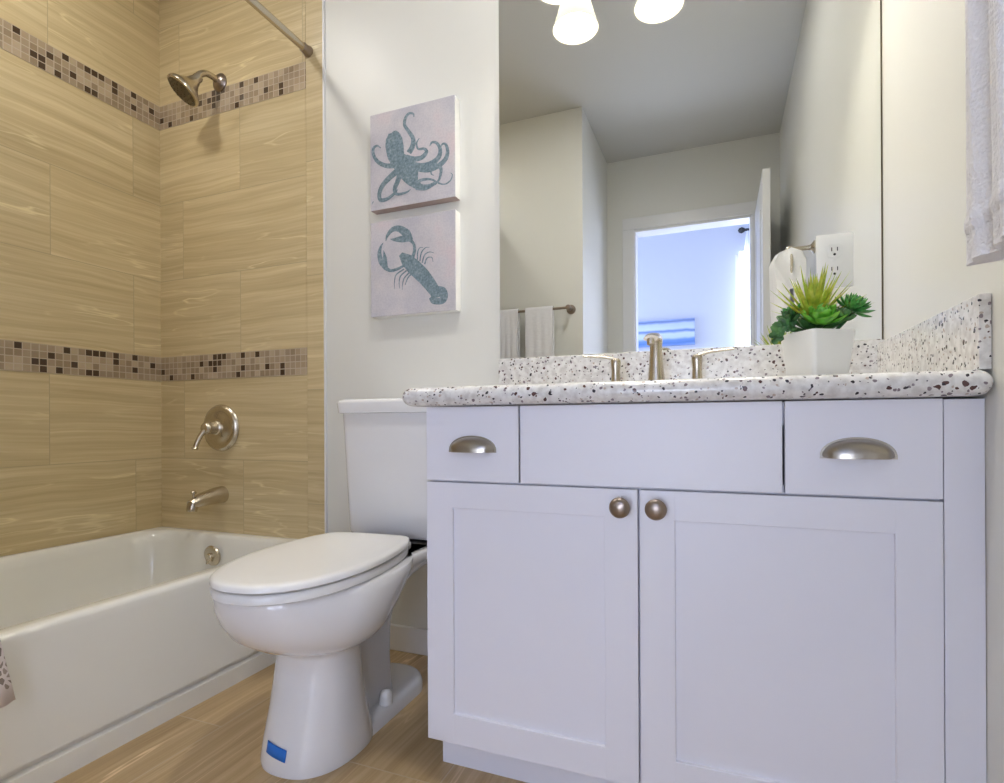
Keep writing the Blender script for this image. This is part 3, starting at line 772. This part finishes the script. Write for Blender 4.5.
# unseen ceiling lamps above the frame, added to fill the bathroom with light
M['lens'] = lamp_emit('fill lamp lens', (1, .97, .92), CEIL_W)
def fill_downlight(x, y, label, lens='lens'):
    t = thing('fill_ceiling_light', label, 'fill light', (x, y, H))
    bm = bmesh.new(); lathe(bm, [(0.095, 0), (0.095, -.004), (0.080, -.008), (0.072, -.005), (.072, 0)], Matrix.Translation((x, y, H)), 40); obj('trim_ring', bm, M['trim'], t)
    bm = bmesh.new(); lathe(bm, [(0.0718, -.0005), (0.0718, -.003), (0, -.004)], Matrix.Translation((x, y, H)), 40); obj('lens', bm, M[lens], t)
M['lens_dim'] = lamp_emit('fill lamp lens over tub', (1, .97, .92), CEIL_W * .72)
fill_downlight(-1.68, -0.80, 'unseen round ceiling lamp added as fill light over the tub', 'lens_dim')
fill_downlight(-0.35, -0.74, 'unseen round ceiling lamp added as fill light before the vanity')

# ------------------------------------------------------------------ canvases
def canvas_mat():
    m = mat('weathered pale canvas', (0.62, 0.60, 0.63), 0.75); N = NT(m)
    co = N.n('ShaderNodeTexCoord').outputs['Object']
    n1 = N.n('ShaderNodeTexNoise', Vector=co, Scale=9.0, Detail=3.0); n2 = N.n('ShaderNodeTexNoise', Vector=co, Scale=170.0, Detail=3.0)
    c = N.ramp(n1.outputs[0], [(0.35, (0.53, 0.515, 0.56)), (0.55, (0.62, 0.59, 0.61)), (0.72, (0.66, 0.57, 0.59))])
    k = N.ramp(n2.outputs[0], [(0.35, (0.90, 0.90, 0.92)), (0.6, (1, 1, 1))])
    N.link(N.mix(1.0, c, k, 'MULTIPLY'), 'Base Color'); N.bump(n2.outputs[0], 0.4, .0006); return m
def ink_mat():
    m = mat('faded teal print', (0.16, 0.24, 0.27), 0.75); N = NT(m)
    n2 = N.n('ShaderNodeTexNoise', Vector=N.n('ShaderNodeTexCoord').outputs['Object'], Scale=150.0, Detail=3.0)
    N.link(N.ramp(n2.outputs[0], [(0.3, (0.12, 0.18, 0.215)), (0.55, (0.20, 0.275, 0.315)), (0.75, (0.34, 0.39, 0.43))]), 'Base Color'); return m
M['canvas'] = canvas_mat(); M['ink'] = ink_mat(); M['edge'] = mat('white canvas edge', (0.82, 0.82, 0.80), 0.7); M['under'] = mat('brown canvas underside', (0.42, 0.33, 0.31), 0.8)
CX0, CX1, CYF = -1.058, -.7495, -.035
def canvas(name, z0, z1, label, uc):
    t = thing(name, label, 'wall art', ((CX0 + CX1) / 2, 0, (z0 + z1) / 2))
    bm = bx(CX0, CX1, CYF, -.0005, z0, z1, bev=.0012, seg=1)
    bm.faces.ensure_lookup_table()
    for f in bm.faces:
        f.normal_update()
    bmesh.ops.recalc_face_normals(bm, faces=bm.faces[:])
    for f in bm.faces:
        f.material_index = 0 if f.normal.y < -.7 else (2 if f.normal.z < -.7 else 1)
    obj('canvas', bm, [M['canvas'], M['edge'], uc], t, False)
    return t
def px_map(kind, z0, z1):
    def f(x, y):
        u = (x - 62) / 542.0
        if kind == 'o': top = 182 - 142 * u; bot = 776 - 86 * u
        else: top = 160 - 92 * u; bot = 768 - 48 * u
        v = (y - top) / (bot - top)
        return CX0 + (CX1 - CX0) * u, z1 - (z1 - z0) * v
    return f
def strokes(parent, name, f, S_, seglen=6):
    bm = bmesh.new(); sc = (CX1 - CX0) / 542.0
    for n_, (pts, wd) in enumerate(S_):
        y = CYF - .0003 - .00006 * n_
        P = smooth_path([(p[0], p[1], 0) for p in pts], seglen) if len(pts) > 2 else [Vector((*p, 0)) for p in pts]
        m = len(pts); L = []
        for i, p in enumerate(P):
            s = i / (len(P) - 1) * (m - 1); k = min(int(s), m - 2); w_ = (wd[k] + (wd[k + 1] - wd[k]) * (s - k)) / 2 if isinstance(wd, (list, tuple)) else wd / 2
            d = (P[min(i + 1, len(P) - 1)] - P[max(i - 1, 0)]).normalized(); nn = Vector((-d.y, d.x, 0))
            a = f(*(p + nn * w_).xy); b = f(*(p - nn * w_).xy)
            L.append((bm.verts.new((a[0], y, a[1])), bm.verts.new((b[0], y, b[1]))))
        for q0, q1 in zip(L, L[1:]): bm.faces.new((q0[0], q1[0], q1[1], q0[1]))
    o = obj(name, bm, M['ink'], parent, False)
    return o
z0, z1 = 1.434, 1.746
oc = canvas('octopus_canvas', z0, z1, 'square canvas print of a teal octopus, upper of the two', M['under'])
f = px_map('o', z0, z1)
strokes(oc, 'octopus_print', f, [
    ([(215, 285), (222, 320), (225, 370), (235, 430), (262, 480), (275, 520)], [60, 108, 120, 112, 92, 84]),
    ([(205, 300), (232, 282), (262, 300)], [16, 24, 16]),
    ([(250, 430), (300, 470), (340, 520), (350, 590), (390, 620)], [60, 84, 70, 56, 30]),
    ([(240, 470), (275, 530), (330, 590), (390, 625), (440, 622), (480, 600)], [70, 66, 56, 40, 26, 12]),
    ([(228, 490), (170, 492), (115, 468), (85, 425), (85, 385), (110, 368), (135, 382)], [34, 30, 26, 22, 18, 12, 6]),
    ([(318, 410), (342, 370), (345, 320), (318, 275), (292, 235), (298, 190), (322, 162), (348, 165), (352, 185)], [34, 32, 28, 24, 21, 18, 15, 12, 5]),
    ([(300, 440), (350, 450), (400, 440), (430, 405), (415, 385), (378, 385), (368, 350), (385, 318)], [40, 36, 28, 22, 18, 14, 11, 5]),
    ([(330, 490), (400, 500), (460, 480), (505, 440), (515, 390), (495, 350), (465, 345), (450, 368)], [56, 50, 38, 28, 23, 19, 14, 5]),
    ([(370, 510), (440, 515), (500, 495), (545, 455), (560, 405), (550, 360), (530, 355), (522, 372)], [40, 40, 32, 27, 22, 17, 12, 4]),
    ([(440, 500), (500, 490), (520, 520), (510, 575), (500, 600), (540, 612), (575, 590), (588, 555), (578, 540)], [26, 24, 20, 14, 11, 9, 8, 6, 3]),
    ([(360, 600), (410, 580), (460, 580), (490, 600), (470, 615), (420, 640), (360, 640)], [24, 18, 14, 12, 14, 18, 10]),
    ([(250, 520), (200, 560), (150, 610), (125, 660), (130, 705), (175, 700), (225, 665), (245, 640)], [40, 34, 30, 26, 26, 22, 16, 6]),
    ([(262, 540), (245, 590), (225, 640), (240, 670), (300, 660), (330, 640)], [36, 30, 26, 20, 12, 4]),
    ([(480, 500), (462, 520), (460, 545), (475, 555)], [14, 12, 9, 4]),
    ([(72, 735), (84, 715)], [3, 7]),
])
z0, z1 = 1.087, 1.395
lc = canvas('lobster_canvas', z0, z1, 'square canvas print of a teal lobster, lower of the two', M['edge'])
f = px_map('l', z0, z1)
strokes(lc, 'lobster_print', f, [
    ([(262, 358), (300, 395), (345, 440), (395, 490), (440, 545), (470, 590), (490, 620)], [30, 84, 100, 96, 84, 74, 60]),
    ([(490, 575), (525, 590), (535, 625), (520, 660), (470, 662), (448, 640)], [20, 40, 46, 44, 40, 16]),
    ([(480, 600), (495, 640)], [70, 80]),
    ([(340, 380), (352, 330), (345, 290), (318, 262)], [22, 20, 18, 26]),
    ([(330, 270), (300, 225), (255, 195), (210, 200), (175, 240), (165, 275)], [30, 58, 44, 30, 18, 4]),
    ([(322, 262), (270, 262), (225, 265), (195, 262)], [30, 44, 24, 3]),
    ([(285, 432), (240, 455), (195, 465), (160, 448)], [14, 18, 20, 28]),
    ([(168, 450), (135, 410), (122, 360), (130, 315), (148, 285)], [34, 38, 28, 16, 3]),
    ([(160, 430), (158, 380), (150, 335)], [34, 24, 3]),
    ([(370, 395), (372, 345), (385, 318), (405, 315)], [9, 8, 6, 3]),
    ([(385, 405), (395, 350), (420, 318), (445, 315)], [9, 8, 6, 3]),
    ([(400, 415), (415, 365), (445, 345), (475, 352)], [9, 8, 6, 3]),
    ([(415, 425), (430, 385), (460, 380), (468, 410)], [9, 8, 6, 3]),
    ([(285, 455), (235, 490), (222, 530), (220, 585)], [9, 8, 6, 3]),
    ([(300, 465), (262, 500), (252, 540), (255, 580)], [9, 8, 6, 3]),
    ([(315, 480), (285, 515), (275, 550), (272, 590)], [9, 8, 6, 3]),
    ([(330, 490), (310, 510), (295, 545), (290, 560)], [9, 8, 6, 3]),
])

# ------------------------------------------------------------------ potted succulents
PX, PY = .172, -.345
pl = thing('potted_succulents', 'green succulents in a square white ceramic pot on the counter', 'plant', (PX, PY, ZT))
rotp = Matrix.Translation((PX, PY, 0)) @ Matrix.Rotation(R(33), 4, 'Z')
def sq(h, r, z): return [rotp @ Vector(p) for p in rrect(-h, h, -h, h, r, z)]
bm = bmesh.new()
zt = .909
loft(bm, [sq(.034, .008, ZT + .0005), sq(.0375, .008, ZT + .003), sq(.0465, .008, zt - .002), sq(.0460, .008, zt), sq(.0430, .007, zt), sq(.0425, .007, zt - .004), sq(.041, .006, zt - .014)])
obj('pot', bm, M['pot'], pl, angle=40)
bm = bmesh.new(); loft(bm, [sq(.040, .006, zt - .020), sq(.0408, .006, zt - .013)]); obj('soil', bm, M['soil'], pl, False)
def leaf_mat(name, c0, c1, c2):
    m = mat(name, c1, 0.42, Subsurface_Weight=.15, Subsurface_Scale=.01); N = NT(m)
    n = N.n('ShaderNodeTexNoise', Vector=N.n('ShaderNodeTexCoord').outputs['Object'], Scale=55.0, Detail=2.0)
    N.link(N.ramp(n.outputs[0], [(0.3, c0), (0.5, c1), (0.7, c2)]), 'Base Color'); return m
L1 = leaf_mat('lime spike leaf', (0.17, 0.28, 0.02), (0.34, 0.46, 0.04), (0.55, 0.62, 0.12))
L2 = leaf_mat('bright green succulent leaf', (0.035, 0.17, 0.012), (0.10, 0.38, 0.025), (0.22, 0.55, 0.06))
L3 = leaf_mat('dark green succulent leaf', (0.012, 0.055, 0.018), (0.035, 0.13, 0.03), (0.09, 0.24, 0.06))
L4 = leaf_mat('mid green succulent leaf', (0.02, 0.11, 0.025), (0.05, 0.26, 0.05), (0.13, 0.42, 0.09))
def leaf(bm, base, d, length, width, thick, curl=0.0, prof='blade', upv=(0, 0, 1)):
    """fleshy leaf along d, curving towards up by curl"""
    d = Vector(d).normalized(); up = Vector(upv)
    s = d.cross(up)
    if s.length < .05: s = d.cross(Vector((1, 0, 0)))
    s.normalize(); u = s.cross(d).normalized(); rings = []
    n = 9 if prof == 'blade' else 10
    for i in range(n + 1):
        t = i / n
        if prof == 'blade': w_ = (1 - t) ** .75 * (.75 + .25 * min(1, t * 5))
        else: w_ = (math.sin(math.pi * min(1, .12 + .88 * t) ** 1.35) ** .7 if t < 1 else 0)
        w_ = max(w_, .03)
        c = Vector(base) + d * (length * t * (1 - .15 * abs(curl) * t)) + u * (curl * length * t * t)
        ring = []
        for k in range(8):
            a = 2 * math.pi * k / 8
            ring.append(c + s * (width / 2 * w_ * math.cos(a)) + u * (thick / 2 * w_ * math.sin(a) + (width * .22 * w_ * math.cos(a) ** 2 if prof != 'blade' else 0)))
        rings.append(ring)
    loft(bm, rings)
random.seed(11)
def cluster(name, base, m, n, length, width, thick, emin, emax, curl, prof, axis=(0, 0, 1), jl=.15):
    bm = bmesh.new(); q = Vector(axis).normalized().to_track_quat('Z', 'Y')
    for i in range(n):
        t = (i + .5) / n; az = i * 2.39996; el = R(emin + (emax - emin) * t)
        d = Vector((math.cos(az) * math.cos(el), math.sin(az) * math.cos(el), math.sin(el)))
        L = length * (1 - .35 * t if prof != 'blade' else 1) * (1 + random.uniform(-jl, jl))
        leaf(bm, Vector(base) + (q @ Vector((d.x * .004, d.y * .004, .004 * t))), q @ d, L, width * (1 - .4 * t if prof != 'blade' else 1), thick, curl, prof, q @ Vector((0, 0, 1)))
    return obj(name, bm, m, pl, angle=70)
cluster('spiky_rosette', (PX - .004, PY + .012, .934), L1, 62, .094, .0130, .004, 14, 86, .04, 'blade', (0.05, 0, 1))
o = cluster('broad_rosette', (PX + .004, PY - .022, .921), L2, 20, .046, .031, .007, 6, 80, .30, 'cup', (0, -.45, 1), .08)
cluster('side_rosette', (PX + .056, PY - .004, .947), L4, 40, .037, .012, .005, -5, 85, .25, 'cup', (.55, -.35, .75), .08)
cluster('small_rosette', (PX + .038, PY - .022, .927), L3, 14, .028, .016, .006, 5, 80, .3, 'cup', (.3, -.4, 1), .08)
cluster('small_rosette', (PX - .046, PY - .010, .930), L3, 16, .030, .015, .006, 5, 80, .3, 'cup', (-.45, -.3, 1), .08)
cluster('small_rosette', (PX - .040, PY + .010, .944), L4, 14, .028, .012, .005, 5, 80, .25, 'cup', (-.4, 0, 1), .1)
cluster('leafy_filler', (PX + .0, PY + .012, .912), L3, 26, .056, .018, .005, 0, 50, .25, 'cup', (0, 0, 1), .2)
bm = bmesh.new(); bs = bmesh.new()
path = [(PX - .036, PY - .012, .915), (PX - .055, PY - .018, .925), (PX - .068, PY - .022, .918), (PX - .072, PY - .024, .900)]
tube(bs, path, .0018, 8)
for p in smooth_path(path, 5)[3:]:
    for k in range(3):
        a = random.uniform(0, 6.28); leaf(bm, p, (math.cos(a), -.4, math.sin(a)), .016, .013, .006, .1, 'cup', (0, -1, .3))
st = obj('trailing_stem', bs, L3, pl); 
bmv = obj('trailing_leaves', bm, L3, st, angle=70)
bm = bmesh.new(); bs = bmesh.new()
tube(bs, [(PX + .03, PY - .01, .91), (PX + .048, PY - .006, .93), (PX + .058, PY - .004, .951)], .003, 8); obj('rosette_stem', bs, L3, pl)
bm.free()

# ------------------------------------------------------------------ towel ring and hand towel on the right wall
RY, RZ = -1.0, 1.445
tr_ = thing('towel_ring', 'brushed nickel towel ring on the right wall', 'towel ring', (XR, RY, RZ))
bm = bmesh.new()
lathe(bm, [(0.026, 0), (0.026, .005), (0.018, .010), (0.011, .016), (0.009, .03), (0.0085, .075), (0.014, .085), (0.016, .094), (0.012, .103), (0, .106)],
      Matrix.Translation((XR, RY, RZ)) @ Matrix.Rotation(R(-90), 4, 'Y'), 28)
obj('post', bm, M['nickel'], tr_)
bm = bmesh.new(); cxr = XR - .092; rad = .078
tube(bm, [(cxr, RY + rad * math.sin(2 * math.pi * k / 32), RZ - rad + .002 + rad * math.cos(2 * math.pi * k / 32)) for k in range(33)], .0048, 12, 3)
obj('ring', bm, M['nickel'], tr_)
# towel folded through the ring
bm = bmesh.new(); nu, nv = 56, 34; layers = []
zbot, ztop = .888, 1.350
prof = []   # around the loop: front layer up, over the ring, back layer down
for j in range(nv + 1):
    t = j / nv
    if t < .44: u = t / .44; prof.append((-1, u, zbot + (ztop + .03 - zbot) * u))
    elif t < .56:
        u = (t - .44) / .12; a = math.pi * u; prof.append((-math.cos(a), 1, ztop + .03 + .052 * math.sin(a)))
    else: u = 1 - (t - .56) / .44; prof.append((1, u, zbot + .035 + (ztop + .03 - zbot - .035) * u))
for inner_ in (0, 1):
    rows = []
    for side, u, z in prof:
        row = []
        for i in range(nu + 1):
            s = i / nu; yy = (s - .5)
            wdt = .130 + .080 * max(0, 1 - u) ** .8
            y = RY + .008 + yy * wdt
            th = (.070 - .020 * max(0, 1 - u)) if side < 0 else (.052 - .010 * max(0, 1 - u))
            x = cxr + side * th * (1 - .12 * (2 * abs(yy)) ** 3) + .0045 * math.sin(s * 19 + u * 3) * (1 - .3 * u) + .003 * math.sin(s * 41 + z * 9)
            if inner_: x = cxr + (x - cxr) * .16; z = min(z, 1.272)
            x = min(x, XR - .004)
            row.append(bm.verts.new((x, y, z + (0 if not inner_ else (.004 if u < .02 else -.003)))))
        rows.append(row)
    layers.append(rows)
for rows in layers:
    for a, b in zip(rows, rows[1:]):
        for i in range(nu): bm.faces.new((a[i], a[i + 1], b[i + 1], b[i]))
A, B = layers
for r0, r1 in ((A[0], B[0]), (A[-1], B[-1])):
    for i in range(nu): bm.faces.new((r0[i], r0[i + 1], r1[i + 1], r1[i]))
for e in (0, nu):
    for j in range(nv): bm.faces.new((A[j][e], A[j + 1][e], B[j + 1][e], B[j][e]))
# woven hem band across the front layer
ht = obj('hand_towel', bm, M['towel'], angle=75)
tag(ht, 'white terry hand towel hanging in the towel ring', 'towel')
bm = bmesh.new(); rows = []
for j in range(4):
    u = .055 + .012 * j; z = zbot + (ztop + .03 - zbot) * u; row = []
    for i in range(nu + 1):
        s = i / nu; yy = s - .5; wdt = .130 + .080 * (1 - u) ** .8; th = .070 - .020 * (1 - u)
        x = cxr - th * (1 - .12 * (2 * abs(yy)) ** 3) + .0045 * math.sin(s * 19 + u * 3) * (1 - .3 * u) + .003 * math.sin(s * 41 + z * 9) - (.002 if 0 < j < 3 else .0002)
        row.append(bm.verts.new((x, RY + .008 + yy * wdt, z)))
    rows.append(row)
for a, b in zip(rows, rows[1:]):
    for i in range(nu): bm.faces.new((a[i], a[i + 1], b[i + 1], b[i]))
obj('hem_band', bm, M['towel'], ht, angle=80)

# ------------------------------------------------------------------ towel bar with two towels (seen in the mirror)
BY, BZ = YRET + .065, 1.40
tb = thing('towel_bar', 'brushed nickel towel bar on the wall at the tub foot', 'towel bar', (-1.03, YRET, BZ))
bm = bmesh.new(); tube(bm, [(-1.262, BY, BZ), (-1.0, BY, BZ), (-.795, BY, BZ)], .007, 14, 2); obj('bar', bm, M['bronze'], tb)
for x in (-1.25, -.805):
    bm = bmesh.new(); lathe(bm, [(0.027, 0), (0.027, .006), (0.018, .012), (0.011, .02), (0.011, .055), (0.016, .062), (0.015, .076), (0, .079)], Matrix.Translation((x, YRET + (.0131 if x < -1.26 else 0), BZ)) @ Matrix.Rotation(R(-90), 4, 'X'), 24)
    obj('bar_post', bm, M['bronze'], tb)
def bar_towel(x0, x1, label):
    bm = bmesh.new(); pr = []
    for k in range(9):
        a = math.pi * k / 8; pr.append((-math.cos(a) * 1.0, BZ + .012 * math.sin(a)))
    P = [(1, .92, 0)] + []
    path = [(BY + .013, .92), (BY + .013, 1.15), (BY + .012, 1.34), (BY + .011, BZ)] + [(BY + .011 * math.cos(math.pi * k / 8), BZ + .012 * math.sin(math.pi * k / 8)) for k in range(1, 8)] + [(BY - .011, BZ), (BY - .012, 1.34), (BY - .013, 1.15), (BY - .013, .98)]
    rows = []; nx = 24
    for y, z in path:
        rows.append([bm.verts.new((x0 + (x1 - x0) * i / nx, y + .003 * math.sin(i * .9 + z * 4) * min(1, (BZ - z) * 6 if z < BZ else 0), z)) for i in range(nx + 1)])
    for a, b in zip(rows, rows[1:]):
        for i in range(nx): bm.faces.new((a[i], a[i + 1], b[i + 1], b[i]))
    o = obj('bath_towel', bm, M['towel'], angle=80)
    md = o.modifiers.new('thick', 'SOLIDIFY'); md.thickness = .007; md.offset = 1
    tag(o, label, 'towel', 'towels on the towel bar')
bar_towel(-1.225, -1.108, 'white towel on the towel bar, farther from the bar end in view')
bar_towel(-1.062, -.895, 'white towel on the towel bar, next to its round end post')

# ------------------------------------------------------------------ bedroom: picture, curtain
bp = thing('seascape_canvas', 'wide blue striped seascape canvas in the room beyond the door', 'wall art', (-.45, YB, 1.55))
def sea():
    m = mat('blue striped seascape print', (.3, .4, .7), .7); N = NT(m)
    sp_ = N.n('ShaderNodeSeparateXYZ', Vector=N.n('ShaderNodeNewGeometry').outputs['Position'])
    wob = N.n('ShaderNodeTexNoise', Vector=N.n('ShaderNodeNewGeometry').outputs['Position'], Scale=5.0, Detail=3.0)
    z = N.math('ADD', N.math('DIVIDE', N.math('SUBTRACT', sp_.outputs['Z'], 1.43), .24), N.math('MULTIPLY', N.math('SUBTRACT', wob.outputs[0], .5), .16))
    N.link(N.ramp(z, [(0.0, (.25, .38, .75)), (.1, (.10, .22, .55)), (.22, (.16, .30, .65)), (.32, (.55, .66, .92)), (.45, (.60, .70, .95)), (.55, (.12, .22, .5)), (.63, (.6, .7, .95)), (.8, (.5, .6, .9)), (.9, (.13, .2, .42)), (1.0, (.5, .6, .9))]), 'Base Color'); return m
obj('canvas', bx(-1.02, -.205, YB + .0005, YB + .035, 1.43, 1.665, bev=.002), sea(), bp, False)
cr = thing('curtain_pole', 'dark curtain pole over the window beyond the door', 'curtain rod', (.7, YB, 2.33))
bm = bmesh.new(); tube(bm, [(.19, YB + .08, 2.372), (.7, YB + .08, 2.372), (1.3, YB + .08, 2.372)], .010, 12, 2); obj('pole', bm, M['dark'], cr)
bm = bmesh.new()
lathe(bm, [(0.0, -.03), (0.018, -.02), (0.026, 0), (0.018, .02), (0.011, .026), (.011, .05)], Matrix.Translation((.178, YB + .08, 2.372)) @ Matrix.Rotation(R(90), 4, 'Y'), 18); obj('finial', bm, M['dark'], cr)
for bx_ in (.24, 1.24): obj('bracket', bx(bx_, bx_ + .02, YB, YB + .09, 2.335, 2.3495), M['dark'], cr, False)
def sheer():
    m = bpy.data.materials.new('sheer white curtain'); m.use_nodes = True; t = m.node_tree; b = t.nodes['Principled BSDF']
    b.inputs['Base Color'].default_value = (.92, .93, .97, 1); b.inputs['Roughness'].default_value = .9
    o = t.nodes['Material Output']; tr = t.nodes.new('ShaderNodeBsdfTranslucent'); tr.inputs[0].default_value = (.95, .96, 1, 1)
    mx = t.nodes.new('ShaderNodeMixShader'); mx.inputs[0].default_value = .6
    t.links.new(b.outputs[0], mx.inputs[1]); t.links.new(tr.outputs[0], mx.inputs[2]); t.links.new(mx.outputs[0], o.inputs[0]); return m
bm = bmesh.new(); rows = []
for j in range(25):
    z = .25 + (2.355 - .25) * j / 24; t = j / 24; row = []
    for i in range(61):
        s = i / 60; xl = .215 - .16 * (1 - t) ** .8 * 1.0
        x = xl + (.46 - xl) * s; row.append(bm.verts.new((x, YB + .085 + .022 * math.sin(s * 38), z)))
    rows.append(row)
for a, b in zip(rows, rows[1:]):
    for i in range(60): bm.faces.new((a[i], a[i + 1], b[i + 1], b[i]))
o = obj('window_curtain', bm, sheer(), angle=80); tag(o, 'sheer white curtain glowing beside the bright window beyond the door', 'curtain')
